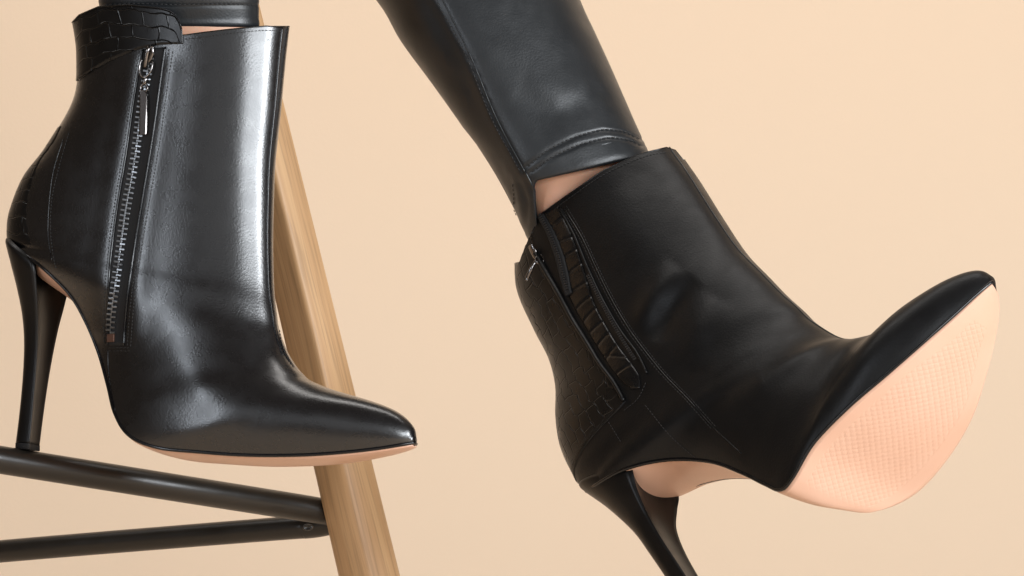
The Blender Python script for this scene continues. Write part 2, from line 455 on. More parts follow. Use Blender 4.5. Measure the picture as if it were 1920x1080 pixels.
    def build_sole(s, parent, k0, th=6.0, tread=None, inset=2.0, bulge=5.0, nr=150, nc=40, end_round=0.9, seat=22):
        """outsole between the two feather edges, down to the rounded end at the heel breast"""
        K = s.n_sec-1-0.15; rows = []; 
        for i in range(nr+1):
            g = i/nr
            row = []
            for j in range(nc+1):
                c = j/nc*2-1     # 1 near .. -1 far
                # the heel end of the sole is a rounded tongue
                kk0 = k0+end_round*(abs(c)**2.2)*0+0.0
                k = kk0+(K-kk0)*g
                r = crom(s.A, k); r2 = crom(s.A, k+0.03)
                t = s.f*(r2[2]-r[2])+s.u*(r2[3]-r[3]); t.normalize(); dn = -(s.n.cross(t))
                wn = r[4]*r[6]-inset; wf = r[8]+2.0-(inset+2)*(1-sstep(11.2, 11.8, k))-6*(1-sstep(10.6, 11.4, k)); wn -= 6*(1-sstep(10.6, 11.4, k))
                wn = max(wn, 1.0); wf = max(wf, 1.0)
                cc = c*(wn if c > 0 else wf)
                wsc = min(1.0, (wn+wf)/120)
                e = 1-abs(c)
                h = th*(sstep(0, 0.07, e)*0.8+0.2)*(0.25+0.75*sstep(14.5, 16.5, k))+bulge*wsc*(1-c*c)+seat*(1-sstep(9.8, 12.0, k))*(1-c*c)**0.6
                p = s.W(r[2]+r[9]*(wn-cc)/(wn+wf), r[3], cc)
                if tread and e > 0: h += tread(k, c, r, cc)
                row.append(p+dn*(h*S))
            # wrap edges back up under the welt
            a = s.W(r[2], r[3], wn); b = s.W(r[2]+r[9], r[3], -wf)
            row = [b]+row+[a]
            rows.append(row)
        mb = MB(); mb.grid(rows)
        # toe end cap
        m = len(rows[0]); last = (len(rows)-1)*m; ci = len(mb.v)
        mb.v.append(tuple(sum(rows[-1], Vector())/m))
        for j in range(m-1): mb.f.append((last+j, last+j+1, ci))
        ci = len(mb.v); mb.v.append(tuple(sum(rows[0], Vector())/m))
        for j in range(m-1): mb.f.append((j+1, j, ci))
        return mb.build('outsole', M['sole'], parent)
    def build_heel(s, parent, back, near, ws, concs, tip=True, qexp=0.75):
        """stiletto: D-shaped sections; back = mid back line px, near = near breast corner px"""
        n = len(back); A = []
        for i in range(n):
            b = s.solve(back[i][0], back[i][1], 0); f = s.solve(near[i][0], near[i][1], ws[i])
            A.append([b[0], b[1], f[0], f[1], ws[i], concs[i]])
        A = np.array(A); rows = []; NV = 90
        for i in range(NV+1):
            k = (n-1)*i/NV; ba, bb, fa, fb, w, cn = crom(A, k); row = []
            for j in range(33):
                a = math.pi*j/32            # near corner -> back -> far corner
                x = math.sin(a)**0.85; y = math.cos(a); y = math.copysign(abs(y)**(1.0+(qexp-1.0)*min(1, k)), y)
                row.append(s.W(fa+(ba-fa)*x, fb+(bb-fb)*x, y*w))
            for j in range(1, 16):           # concave breast
                y = -1+2*j/16; x = cn*(1-abs(y)**2.4)
                row.append(s.W(fa+(ba-fa)*x, fb+(bb-fb)*x, y*w))
            rows.append(row)
        mb = MB(); b0 = mb.grid(rows, closed=True); m = len(rows[0])
        for base, rr, fl in ((0, rows[0], False), (NV*m, rows[-1], True)):
            ci = len(mb.v); mb.v.append(tuple(sum(rr, Vector())/m))
            for j in range(m): mb.f.append((base+j, base+(j+1) % m, ci))
        h = mb.build('heel', M['heel'], parent)
        s.heelA = A; s.heel_rows = rows
        tb = MB(); tb_rows = []
        c = sum(rows[-1], Vector())/m
        ax = -s.u
        for q, sc_ in ((-0.4, 1.03), (9.5, 1.03), (10.5, 0.95), (10.5, 0.02)):
            tb_rows.append([c+(p-c)*sc_+ax*(q*S) for p in rows[-1]])
        tb.grid(tb_rows, closed=True); tb.build('heel_tip', M['tape'], parent)
        return h

def collar_line(pts):
    xs = [p[0] for p in pts]; ys = [p[1] for p in pts]
    return lambda x, y: y-float(np.interp(x, xs, ys))
def dist_line(poly, x, y):
    """signed-ish distance from a polyline and position along it (0..1)"""
    best = 1e9; pos = 0; n = len(poly)-1; side = 1
    for i in range(n):
        ax, ay = poly[i]; bx, by = poly[i+1]; dx, dy = bx-ax, by-ay
        t = max(0, min(1, ((x-ax)*dx+(y-ay)*dy)/(dx*dx+dy*dy)))
        ex, ey = x-ax-t*dx, y-ay-t*dy; d = math.hypot(ex, ey)
        if d < best: best = d; pos = (i+t)/n; side = 1 if dx*ey-dy*ex > 0 else -1
    return best, pos, side

def arc_uv(rows):
    m = len(rows[0]); out = []; v = [0.0]*m
    for i, r in enumerate(rows):
        if i:
            st = (rows[i][m//2]-rows[i-1][m//2]).length; v = [x+st for x in v]
        u = [0.0]
        for j in range(1, m): u.append(u[-1]+(r[j]-r[j-1]).length)
        out.append([(u[j], v[j]) for j in range(m)])
    return out
# ------------------------------------------------------------ boot on the footrest (left)
Z1L = [(268, 92), (252, 180), (236, 290), (218, 400), (206, 500), (201, 590), (202, 648)]   # left edge of the zip gap
Z1R = [(310, 88), (300, 160), (286, 260), (268, 370), (250, 480), (238, 570), (232, 648)]   # right edge
Z1C = [((a[0]+b[0])/2, (a[1]+b[1])/2) for a, b in zip(Z1L, Z1R)]
def disp1(x, y):
    h = 0.0
    d, p, sd = dist_line(Z1C, x, y)
    if d < 90:
        f = sstep(0, 0.06, p)*(1-sstep(0.93, 1.0, p))
        h += -4.5*f*math.exp(-(d/17)**2)+2.0*f*math.exp(-((d-34)/20)**2)
    # soft buckles across the ankle and vamp
    d, p, sd = dist_line([(300, 640), (380, 730), (470, 790)], x, y)
    h += 3.0*math.exp(-(d/34)**2)*math.sin(math.pi*min(1, max(0, p)))
    d, p, sd = dist_line([(530, 660), (470, 690), (400, 700)], x, y)
    h += -3.0*math.exp(-(d/30)**2)*(1-p)
    return h
secs1 = [
 (541, 0, 130, -5, 112, 112, 0, 0.92),
 (536, 55, 144, 45, 110, 110, 0, 0.92),
 (530, 110, 152, 110, 106, 106, 0, 0.92),
 (522, 200, 144, 190, 102, 102, 0, 0.92),
 (512, 300, 92, 280, 101, 101, 0, 0.92),
 (509, 380, 50, 335, 101, 101, 0, 0.92),
 (508, 450, 25, 395, 100, 100, 0, 0.92),
 (509, 510, 19, 432, 99, 99, 0, 0.92),
 (511, 550, 22, 456, 100, 100, 0.05, 0.93),
 (515, 585, 35, 468, 103, 103, 0.52, 0.94),
 (519, 615, 80, 501, 103, 103, 0.72, 0.94),
 (528, 642, 130, 550, 101, 101, 0.66, 0.94),
 (538, 665, 160, 600, 100, 100, 0.58, 0.9),
 (550, 684, 185, 660, 102, 102, 0.58, 0.9),
 (562, 698, 202, 720, 106, 106, 0.68, 0.9),
 (575, 710, 216, 775, 114, 120, 0.8, 0.9),
 (596, 720, 243, 816, 116, 124, 0.88, 0.9),
 (622, 730, 295, 838, 114, 122, 0.92, 0.9),
 (652, 739, 370, 846, 104, 112, 0.93, 0.88),
 (684, 748, 460, 852, 90, 98, 0.93, 0.86),
 (714, 758, 560, 852, 72, 80, 0.93, 0.84),
 (739, 769, 640, 847, 56, 62, 0.93, 0.82),
 (759, 783, 705, 840, 40, 44, 0.93, 0.8),
 (774, 801, 750, 833, 25, 27, 0.94, 0.8),
 (779, 819, 774, 829, 10, 10, 0.95, 0.9)]
B1 = Boot(P(400, 560, -0.0205), 8, 20, 0, secs1,
          collar_line([(100, 60), (137, 62), (250, 62), (345, 66), (380, 61), (430, 55), (500, 49), (541, 53), (560, 55)]),
          collar_line([(100, 50), (560, 50)]), disp1)

def build_boot1():
    B = B1
    tip = P(52, 838, 0); 
    hb = B.solve(50, 838, 0); base = B.W(hb[0], hb[1], 0)
    root = thing('ankle_boot', base, 'glossy black leather stiletto ankle boot, zipped up, its heel resting on the black footrest rail', 'boot', 'pair of black stiletto ankle boots')
    up = B.build_upper(root, M['smooth'])
    B.collar_roll(root, 1.5)
    B.build_welt(root, 8.0, rad=3.4, down=1.0)
    B.build_sole(root, 9.72, th=6.0, bulge=7.0)
    B.build_heel(root,
        [(24, 443), (21, 453), (29, 490), (40, 540), (48, 590), (50, 640), (47, 700), (40, 770), (32, 832)],
        [(66, 486), (66, 502), (68, 528), (70, 565), (71, 605), (70, 655), (66, 710), (61, 770), (55, 832)],
        [66, 72, 66, 55, 43, 33, 27, 23, 21], [.4, .45, .45, .3, .2, .15, .1, .08, .06])
    # front seam: two panel edges meeting in a narrow glossy ridge
    mb = MB(); pts = [B.pt(B.k_collar(0.012)+x, 0.035, 0.2) for x in np.linspace(0, 12.0-B.k_collar(0.0), 120)]
    mb.tube(pts, 1.5*S, 8); mb.build('front_seam', M['piping'], root)
    # rear collar band, embossed, standing above the collar and wrapping the back
    top = [(100, 60), (137, 42), (150, 28), (185, 13), (240, 9), (300, 15), (328, 22), (341, 40), (346, 70)]
    t_end = B.kt_at(340, 75)[1]
    mb = MB(); rows = []; uvs = []; nT = 110
    low = [(146, 152), (160, 142), (200, 118), (240, 100), (262, 92), (300, 84), (345, 82)]
    tops = collar_line(top); lows = collar_line(low)
    def find(line, t, lo, hi):
        for _ in range(22):
            m = (lo+hi)/2
            if line(*proj(B.raw(m, t))) > 0: hi = m
            else: lo = m
        return (lo+hi)/2
    for j in range(nT+1):
        t = t_end+(1-t_end)*j/nT
        a = find(tops, t, -0.6, 3); b = find(lows, t, 0, 4)
        if j < 9: a = a+(b-a)*0.35*(1-math.sqrt(1-((9-j)/9)**2))
        rows.append([B.pt(a, t, -2.5)]+[B.pt(a+(b-a)*i/14, t, 2.2) for i in range(15)]+[B.pt(b, t, -1)])
        uvs.append([(0.002*0+i*0.0042, j*0.0016) for i in range(17)])
    far = []
    for j in range(1, 40):
        t = -1+0.5*j/40; a = a+(0.9-a)*0.03; b = b+(1.2-b)*0.03
        rows.append([B.pt(a, t, -2.5)]+[B.pt(a+(b-a)*i/14, t, 2.2) for i in range(15)]+[B.pt(b, t, -1)])
        uvs.append([(i*0.0042, (nT+j)*0.0016) for i in range(17)])
    rows.insert(0, [B.pt(find(tops, t_end, -.6, 3)+0.25+0.1*i, t_end, -1) for i in range(17)]) if False else None
    mb.grid(rows, uvs=[[(b_, a_) for a_, b_ in r_] for r_ in arc_uv(rows)], flip=False); band = mb.build('collar_band', M['croc'], root)
    e = MB(); e.tube([r[1] for r in rows[:nT]], 1.3*S, 8); e.build('band_edge', M['piping'], band)
    e = MB(); e.tube([rows[0][i] for i in range(1, 16)], 1.3*S, 8); e.build('band_edge', M['piping'], band)
    # heel counter panel, embossed, round the back of the heel
    mb = MB(); rows = []; uvs = []
    cl = [(118, 232), (104, 262), (72, 310), (54, 370), (52, 420), (62, 465), (80, 500)]
    ktl = [B.kt_at(x, y) for x, y in resample(cl, 8)]
    k_a = ktl[0][0]; k_b = 8.0
    ks = np.linspace(k_a, k_b, 50); kk = [q[0] for q in ktl]; tt = [q[1] for q in ktl]
    order = np.argsort(kk)
    for i, k in enumerate(ks):
        tb = float(np.interp(k, np.array(kk)[order], np.array(tt)[order])); row = []; ur = []
        cols = [tb+(1-tb)*x/16 for x in range(17)]+[-1+(1-tb)*x/16 for x in range(1, 17)]
        for q, t in enumerate(cols):
            row.append(B.pt(k, t, 1.3 if 0 < q < len(cols)-1 else -0.6)); ur.append((q*0.0045, i*0.0022))
        rows.append(row); uvs.append(ur)
    mb.grid(rows, uvs=arc_uv(rows)); mb.build('heel_counter', M['croc'], root)
    # stitching
    B.stitches([
        [(541, 61), (500, 57), (430, 63), (380, 70), (345, 74)],
        [(150, 148), (200, 116), (240, 98), (262, 90)],
        [(336, 30), (342, 52), (341, 70)], [(150, 34), (186, 20), (240, 16), (300, 22), (326, 30)],
        [(262, 96), (246, 182), (230, 290), (212, 400), (200, 500), (195, 590), (196, 645)],
        [(317, 92), (307, 160), (293, 260), (275, 370), (257, 480), (245, 570), (239, 650)],
        [(324, 96), (314, 162), (300, 262), (281, 372), (263, 482), (251, 572), (245, 652)],
        [(129, 250), (112, 310), (98, 370), (95, 430), (100, 480), (106, 505)],
        [(505, 75), (500, 75)],
        [(521, 560), (524, 620), (534, 662), (552, 690)],
        [(205, 652), (244, 652)], [(204, 658), (246, 658)],
        ], parent=root)
    # panel seams as fine raised edges
    for pts in ([(118, 262), (100, 320), (92, 380), (90, 440), (97, 490)], [(202, 655), (203, 690), (208, 730), (216, 770)]):
        mb = MB(); p3, nn = B.line(pts, 0.0); mb.tube(p3, 1.0*S, 6, flat=nn); mb.build('panel_seam', M['piping'], root)
    # small rivet at the back of the band
    p, n, _ = B.cast(150, 148, 0.5)
    mb = MB(); rows = []
    tu = n.orthogonal().normalized(); tv = n.cross(tu)
    for r_, h_ in ((3.0, 0), (2.7, 1.2), (1.6, 2.2), (.05, 2.6)):
        rows.append([p+(tu*math.cos(a)+tv*math.sin(a))*(r_*S)+n*(h_*S) for a in [2*math.pi*x/12 for x in range(12)]])
    mb.grid(rows, closed=True, flip=True); mb.build('rivet', M['gunmetal'], root)
    # zipper
    zroot = B.patch(Z1L, Z1R, 'zipper', M['tape'], root, off=0.5, n=80, mcols=8, edge=-1)
    for L_, w_ in ((Z1L, 2.0), (Z1R, 2.4)):
        mb = MB(); p3, nn = B.line(L_, 1.2); mb.tube(p3, w_*S, 8, flat=nn); mb.build('zip_facing', M['piping'], root)
    ZC_ = [(283, 95), (275, 150), (266, 200), (253, 300), (235, 400), (222, 500), (211, 580), (208, 628)]
    c = resample(ZC_, 4.9); tm = MB()
    for i in range(len(c)-1):
        u = c[i+1]-c[i]; u = u/np.linalg.norm(u); perp = np.array([-u[1], u[0]])
        if perp[0] < 0: perp = -perp
        sd = 1 if i % 2 else -1
        if c[i][1] < 128 and sd > 0: pass
        q = c[i]+perp*sd*4.2
        p, n, _ = B.cast(q[0], q[1], 2.0)
        p2, _, _ = B.cast(q[0]+perp[0]*3, q[1]+perp[1]*3, 2.0); ax = (p2-p).normalized()
        ay = n.cross(ax).normalized(); ax = ay.cross(n).normalized()
        tm.box(p, ax*(5.0*S), ay*(1.75*S), n*(2.1*S))
        tm.box(p-ax*(sd*4.2*S)+n*(0.6*S), ax*(1.6*S), ay*(2.3*S), n*(1.6*S))
    to = tm.build('zip_teeth', M['teeth'], zroot, smooth=False, bevel=0.6*S, kind='stuff')
    p, n, _ = B.cast(209, 634, 2.0); p2, _, _ = B.cast(209, 640, 2.0); ay = (p2-p).normalized(); ax = ay.cross(n)
    mb = MB(); mb.box(p, ax*(8.5*S), ay*(7.5*S), n*(2.0*S)); mb.build('zip_stop', M['copper'], zroot, smooth=False, bevel=1.0*S)
    # slider
    def fr(x, y, h):
        p, n, _ = B.cast(x, y, h); q, _, _ = B.cast(x-3, y+14, h); d = (q-p).normalized(); r = d.cross(n).normalized(); n2 = r.cross(d)
        if n2.dot(n) < 0: n2 = -n2
        return p, d, r, n2
    p, d, r, n = fr(282, 100, 5)
    mb = MB()
    rows = []
    for x, w in ((-14, 5), (-12, 8), (0, 9.5), (10, 8), (15, 5.5), (16, 4)):
        rows.append([p+d*(x*S)+r*(w*math.cos(a)*S)+n*(3.0*math.sin(a)*S) for a in [2*math.pi*i/14 for i in range(14)]])
    b0 = mb.grid(rows, closed=True); mb.f.append(tuple(range(14))); mb.f.append(tuple(range(70, 84)))
    mb.build('zip_slider', M['gunmetal'], zroot)
    mb = MB()   # bridge of the slider
    pts = [p+d*(x*S)+n*(h*S) for x, h in ((-12, 2), (-11, 6), (-6, 9), (4, 9.5), (14, 9), (22, 7.5), (26, 4.5), (26, 2))]
    mb.tube(resamp3(pts, 24), 3.6*S, 8, squash=0.6); mb.build('slider_bridge', M['gunmetal'], zroot)
    mb = MB()   # U-shaped ring
    p, d, r, n = fr(276, 128, 8)
    pts = [p+r*(x*S)+d*(y*S)+n*(h*S) for x, y, h in ((11, -14, 0), (12, -4, 2), (11, 6, 3), (6, 15, 2.5), (0, 18, 2), (-6, 15, 2.5), (-11, 6, 3), (-12, -4, 2), (-11, -14, 0))]
    mb.tube(resamp3(pts, 40), 2.1*S, 8); mb.build('zip_ring', M['gunmetal'], zroot)
    mb = MB()
    p, d, r, n = fr(273, 152, 6)
    mb.tube([p+d*(y*S) for y in (-7, -5, 0, 5, 8)], [3*S, 4.5*S, 4.2*S, 4.5*S, 3*S], 10)
    p, d, r, n = fr(272, 166, 6)
    pts = [p+r*(7*math.cos(a)*S)+d*(7.5*math.sin(a)*S) for a in np.linspace(0, 2*math.pi, 25)]
    mb.tube(pts, 2.0*S, 8, cap=False); mb.build('zip_link', M['gunmetal'], zroot)
    mb = MB(); rows = []   # pull tab: flat bar, slightly bowed, hanging over the teeth
    pa, _, _ = B.cast(271.5, 171, 9.0); pb, _, _ = B.cast(273.5, 254, 9.0)
    nn0 = -(s_dir(pa)); dd = (pb-pa).normalized(); nn0 = (nn0-dd*nn0.dot(dd)); nn0 = (nn0+dd.cross(nn0)*0.25).normalized(); rr_ = dd.cross(nn0).normalized()
    for i in range(15):
        g = i/14; p = pa+(pb-pa)*g+rr_*(-0.8*math.sin(g*math.pi)*S)+nn0*(1.5*math.sin(g*math.pi)*S)
        w = 7.2*(0.6 if i == 0 else 0.92 if i in (1, 14) else 1); hh = 2.0
        rows.append([p+rr_*(a*w*S)+nn0*(b*hh*S) for a, b in ((-1, -.6), (-.8, -1), (.8, -1), (1, -.6), (1, .5), (.72, 1), (-.72, 1), (-1, .5))])
    mb.grid(rows, closed=True); mb.f.append(tuple(range(8))); mb.f.append(tuple(14*8+x for x in range(8)))
    mb.build('pull_tab', M['gunmetal'], zroot, smooth=False, bevel=0.5*S)
    return root
def s_dir(p): return (p-Vector((0, -D, ZC))).normalized()
def resamp3(pts, n):
    a = np.array([tuple(p) for p in pts]); return [Vector(crom(a, x)) for x in np.linspace(0, len(a)-1, n)]

# ------------------------------------------------------------ raised boot (right)
Z2L = [(1004, 470), (1023, 504), (1050, 551), (1075, 598), (1101, 640), (1127, 683), (1152, 716), (1172, 752)]       # rear lip of the open zip
Z2R = [(1051, 392), (1078, 442), (1102, 500), (1130, 560), (1163, 618), (1195, 662), (1214, 700)]       # front edge
def disp2(x, y):
    h = 0.0
    def ridge(line, w, a, fade=True):
        d, p, sd = dist_line(line, x, y)
        return a*math.exp(-(d/w)**2)*(math.sin(math.pi*min(1, max(0, p)))**0.7 if fade else 1)
    h += ridge([(1300, 520), (1255, 580), (1225, 640)], 20, -8)
    h += ridge([(1270, 500), (1225, 560), (1195, 620)], 22, 7)
    h += ridge([(1345, 560), (1310, 620), (1290, 690)], 26, 5)
    h += ridge([(1590, 650), (1520, 690), (1430, 720)], 30, -4)
    h += ridge([(1210, 330), (1180, 420), (1200, 500)], 50, 3)
    h += ridge([(1040, 450), (1090, 560), (1160, 700)], 24, -4)
    return h
secs2 = [
 (1228, 225, 965, 440, 112, 112, 0, 0.8),
 (1271, 288, 985, 498, 110, 110, 0, 0.8),
 (1302, 332, 988, 562, 106, 106, 0, 0.8),
 (1346, 402, 1017, 630, 104, 104, 0, 0.8),
 (1391, 468, 1045, 687, 102, 102, 0, 0.82),
 (1437, 516, 1057, 742, 101, 101, 0, 0.84),
 (1473, 553, 1056, 797, 100, 100, 0, 0.85),
 (1503, 580, 1063, 847, 100, 100, 0, 0.86),
 (1524, 601, 1081, 890, 99, 99, 0, 0.88),
 (1545, 616, 1099, 920, 100, 100, 0.05, 0.9),
 (1562, 627, 1116, 908, 102, 102, 0.52, 0.9),
 (1577, 635, 1172, 878, 103, 103, 0.72, 0.9),
 (1591, 640, 1250, 861, 101, 101, 0.64, 0.9),
 (1606, 642, 1330, 864, 106, 80, 0.6, 0.9),
 (1624, 642, 1390, 885, 106, 50, 0.66, 0.9),
 (1646, 637, 1435, 907, 108, 44, 0.74, 0.9),
 (1668, 627, 1463, 917, 110, 58, 0.82, 1),
 (1693, 613, 1485, 895, 114, 84, 0.87, 1),
 (1720, 595, 1525, 829, 120, 170, 0.91, 1),
 (1747, 571, 1590, 762, 120, 188, 0.93, 1),
 (1775, 550, 1660, 702, 106, 150, 0.93, 0.93),
 (1801, 530, 1725, 645, 86, 112, 0.93, 0.93),
 (1826, 515, 1785, 592, 60, 74, 0.93, 0.93),
 (1847, 511, 1832, 549, 34, 38, 0.94, 0.8),
 (1860, 518, 1858, 528, 12, 12, 0.95, 0.9)]
B2 = Boot(P(1420, 740, -0.03), 46, 20, 33, secs2,
          collar_line([(940, 500), (975, 492), (985, 465), (1000, 430), (1010, 404), (1060, 368), (1130, 320), (1200, 288), (1250, 276), (1275, 284), (1300, 300)]),
          collar_line([(940, 500), (985, 490), (1010, 462), (1250, 310), (1300, 295)]), disp2, far={11: (1277, 935), 12: (1327, 912), 13: (1388, 900), 14: (1452, 905), 15: (1506, 926), 16: (1566, 949), 17: (1638, 963), 18: (1716, 931), 19: (1780, 862), 20: (1825, 785), 21: (1851, 705), 22: (1866, 640), 23: (1872, 590), 24: (1869, 552)})

def tread2(k, c, r, cc):
    if not (16.9 < k < 22.2) or abs(c) > 0.74: return 0.0
    x = r[2]; y = cc
    if abs(c) > 0.74-0.35*sstep(20, 22.2, k): return 0.0
    a = (x*0.80+y*0.60)/10.5; b = (x*0.80-y*0.60)/10.5
    def tri(q): q = q-math.floor(q); return 1 if q < 0.22 else 0
    edge = min(1, (k-16.9)*3)
    return -0.65*edge*(1 if (tri(a) or tri(b)) else 0)

def build_boot2():
    B = B2
    hb = B.solve(1330, 1150, 0); base = B.W(hb[0], hb[1], 0)
    root = thing('ankle_boot', base, 'raised black leather stiletto ankle boot with open zip, pointing its nude patterned sole outwards', 'boot', 'pair of black stiletto ankle boots')
    B.build_upper(root, M['matte'])
    B.collar_roll(root, 1.6)
    B.build_welt(root, 9.1, rad=3.6, down=1.0)
    B.build_sole(root, 10.85, th=6.0, bulge=7.0, tread=tread2, seat=34, nr=520, nc=210)
    B.build_heel(root,
        [(1106, 913), (1099, 922), (1148, 958), (1196, 1003), (1228, 1048), (1262, 1100), (1312, 1178)],
        [(1184, 868), (1187, 884), (1194, 915), (1214, 962), (1242, 1012), (1280, 1070), (1335, 1160)],
        [62, 68, 60, 43, 33, 26, 23], [.12, .12, .14, .16, .14, .1, .06])
    # front seam
    mb = MB(); pts = [B.pt(B.k_collar(0.012)+x, 0.035, 0.2) for x in np.linspace(0, 12.0, 120)]
    mb.tube(pts, 1.5*S, 8); mb.build('front_seam', M['piping'], root)
    # embossed rear panel wrapping the back of the boot
    mb = MB(); rows = []; uvs = []
    bl = [(1000, 440)]+Z2L[1:]
    ktl = [B.kt_at(x, y) for x, y in resample(bl, 8)]
    kk = np.array([q[0] for q in ktl]); tt = np.array([q[1] for q in ktl]); o_ = np.argsort(kk); kk = kk[o_]; tt = tt[o_]
    for i in range(90):
        g = i/89; row = []; ur = []
        for q in range(60):
            f = q/40
            if q <= 40: 
                k = 0
                t_guess = 1
            ktop = None
            if q <= 40:
                k_lo = 1.0
                t = None
            row.append(None); ur.append(None)
        kbase = 1.15+(8.6-1.15)*g
        tb = float(np.interp(kbase, kk, tt)); tb = min(tb, 0.985)
        if kbase > kk[-1]: tb = tt[-1]+(0.96-tt[-1])*sstep(kk[-1], 8.6, kbase)
        for q in range(60):
            t = tb+(1-tb)*q/40 if q <= 40 else -1+(1-tb)*(q-40)/40
            j = int(round((t+1)/2*(2*B.NT))); kc = B.kc[max(0, min(2*B.NT, j))]
            k = max(kbase, kc) if i else kc
            row[q] = B.pt(k, t, 1.8 if (0 < q < 59 and 0 < i < 89) else -0.5); ur[q] = (q*0.0021, i*0.0026)
        rows.append(row); uvs.append(ur)
    mb.grid(rows, uvs=[[(b_, a_) for a_, b_ in r_] for r_ in arc_uv(rows)]); mb.build('rear_panel', M['croc'], root)
    # rear lip of the zip: a thick folded edge standing proud
    mb = MB(); p3, nn = B.line(Z2L, 4.5); mb.tube(p3, [5.5*S*(1-0.35*i/len(p3)) for i in range(len(p3))], 12, flat=nn); mb.build('zip_facing', M['matte'], root)
    # gusset strip (embossed), zip tape and facing
    gL = [(1012, 408), (1030, 445), (1045, 490), (1060, 535), (1079, 579), (1093, 603), (1109, 631), (1127, 660), (1146, 690), (1166, 714), (1186, 730)]
    gR = [(1048, 388), (1072, 440), (1090, 490), (1102, 530), (1112, 562), (1122, 585), (1137, 612), (1157, 645), (1183, 680), (1199, 706), (1200, 728)]
    gus = B.patch(gL, gR, 'gusset', M['gloss'], root, off=2.5, n=260, mcols=14, crown=2.2, edge=-1, grooves=[(.07, -.02), (.16, .01), (.24, -.02), (.32, -.03), (.41, -.02), (.49, -.03), (.56, -.04), (.63, -.03), (.70, -.04), (.775, -.05), (.80, .05), (.88, -.02)])
    zt = B.patch([(1012, 408), (1029, 440), (1044, 482), (1054, 522), (1064, 556)], [(1022, 402), (1042, 436), (1059, 478), (1069, 518), (1074, 550)], 'zipper', M['tape'], root, off=7.0, n=50, mcols=6, edge=0)
    tm = MB()
    for line in ([(1018, 405), (1036, 438), (1052, 480), (1062, 520), (1070, 548)], [(1108, 520), (1138, 578), (1168, 632), (1198, 680)]):
        c = resample(line, 4.6)
        for i in range(len(c)-1):
            u = c[i+1]-c[i]; u = u/np.linalg.norm(u); perp = np.array([-u[1], u[0]])
            p, n, _ = B.cast(c[i][0], c[i][1], 9.0); p2, _, _ = B.cast(c[i][0]+perp[0]*4, c[i][1]+perp[1]*4, 9.0)
            ax = (p2-p).normalized(); ay = n.cross(ax).normalized(); ax = ay.cross(n)
            tm.box(p, ax*(3.2*S), ay*(1.3*S), n*(1.3*S))
    tm.build('zip_teeth', M['thread'], zt, smooth=False, kind='stuff')
    mb = MB(); p3, nn = B.line(Z2R, 2.5); mb.tube(p3, 2.4*S, 8, flat=nn); mb.build('zip_facing', M['matte'], root)
    B.stitches([
        [(1014, 412), (1062, 376), (1132, 328), (1202, 296), (1250, 285)],
        [(1053, 391), (1086, 445), (1112, 501), (1142, 562), (1175, 618), (1207, 662), (1242, 705), (1285, 749), (1335, 805)],
        [(1062, 386), (1094, 441), (1120, 497), (1150, 558), (1183, 614), (1215, 658), (1250, 701), (1293, 745), (1343, 801)],
        [(1170, 770), (1196, 748), (1212, 716)],
        [(985, 575), (1040, 650), (1090, 720), (1140, 790), (1165, 830)],
        [(1210, 760), (1260, 820), (1330, 880)],
        ], parent=root)
    mb = MB(); p3, nn = B.line([(1057, 389), (1090, 443), (1116, 499), (1146, 560), (1179, 616), (1211, 660), (1246, 703), (1289, 747), (1339, 803), (1390, 850)], 0.0)
    mb.tube(p3, 1.2*S, 6, flat=nn); mb.build('panel_seam', M['piping'], root)
    # slider and hanging pull at the top of the open zip
    p, n, _ = B.cast(1006, 474, 7); d = (P(1016, 500, p.y)-P(1000, 462, p.y)).normalized(); r = d.cross(n).normalized(); n = r.cross(d)
    if n.y > 0: n = -n
    mb = MB(); rows = []
    for x, w in ((-15, 4), (-12, 8), (0, 9), (10, 7.5), (15, 4)):
        rows.append([p+d*(x*S)+r*(w*math.cos(a)*S)+n*(4*math.sin(a)*S) for a in [2*math.pi*i/14 for i in range(14)]])
    mb.grid(rows, closed=True); mb.f.append(tuple(range(14))); mb.f.append(tuple(range(56, 70)))
    mb.build('zip_slider', M['gunmetal'], zt)
    q = P(1008, 486, p.y-0.004)
    mb = MB(); mb.tube(resamp3([q, P(1000, 496, q.y-0.001), P(994, 508, q.y-0.001), P(989, 520, q.y), P(987, 527, q.y)], 16), [3*S]*6+[4.2*S]*6+[3.4*S]*4, 8, squash=0.5)
    mb.build('pull_tab', M['gunmetal'], zt)
    mb = MB(); mb.tube(resamp3([P(1014, 478, q.y), P(1020, 487, q.y-0.002), P(1012, 495, q.y-0.002), P(1004, 488, q.y-0.002), P(1008, 478, q.y)], 20), 1.8*S, 8)
    mb.build('zip_ring', M['gunmetal'], zt)
    return root

# ------------------------------------------------------------ legs in leather leggings
def loft(secs, nrow, ncol=72, q=0.9):
    """secs: (front px, back px, depth, half depth); returns function (k, angle) -> point"""
    A = np.array([[a, b, c, d_, e, f] for (a, b), (c, d_), e, f in secs], float)
    def ev(k, ang, grow=0.0):
        fx, fy, bx, by, dep, hw = crom(A, k)
        cx, cy = (fx+bx)/2, (fy+by)/2; hx, hy = (fx-bx)/2, (fy-by)/2
        L = math.hypot(hx, hy); g = 1+grow/L
        c = math.cos(ang); s_ = math.sin(ang)
        c = math.copysign(abs(c)**q, c); s_ = math.copysign(abs(s_)**q, s_)
        return P(cx+hx*c*g, cy+hy*c*g, dep-(hw+grow*S)*s_)
    return ev
def surf_bvh(rows, closed=True):
    m = len(rows[0]); v = [p for r in rows for p in r]
    f = [(i*m+j, i*m+(j+1) % m, (i+1)*m+(j+1) % m, (i+1)*m+j) for i in range(len(rows)-1) for j in range(m)]
    return BVHTree.FromPolygons(v, f)
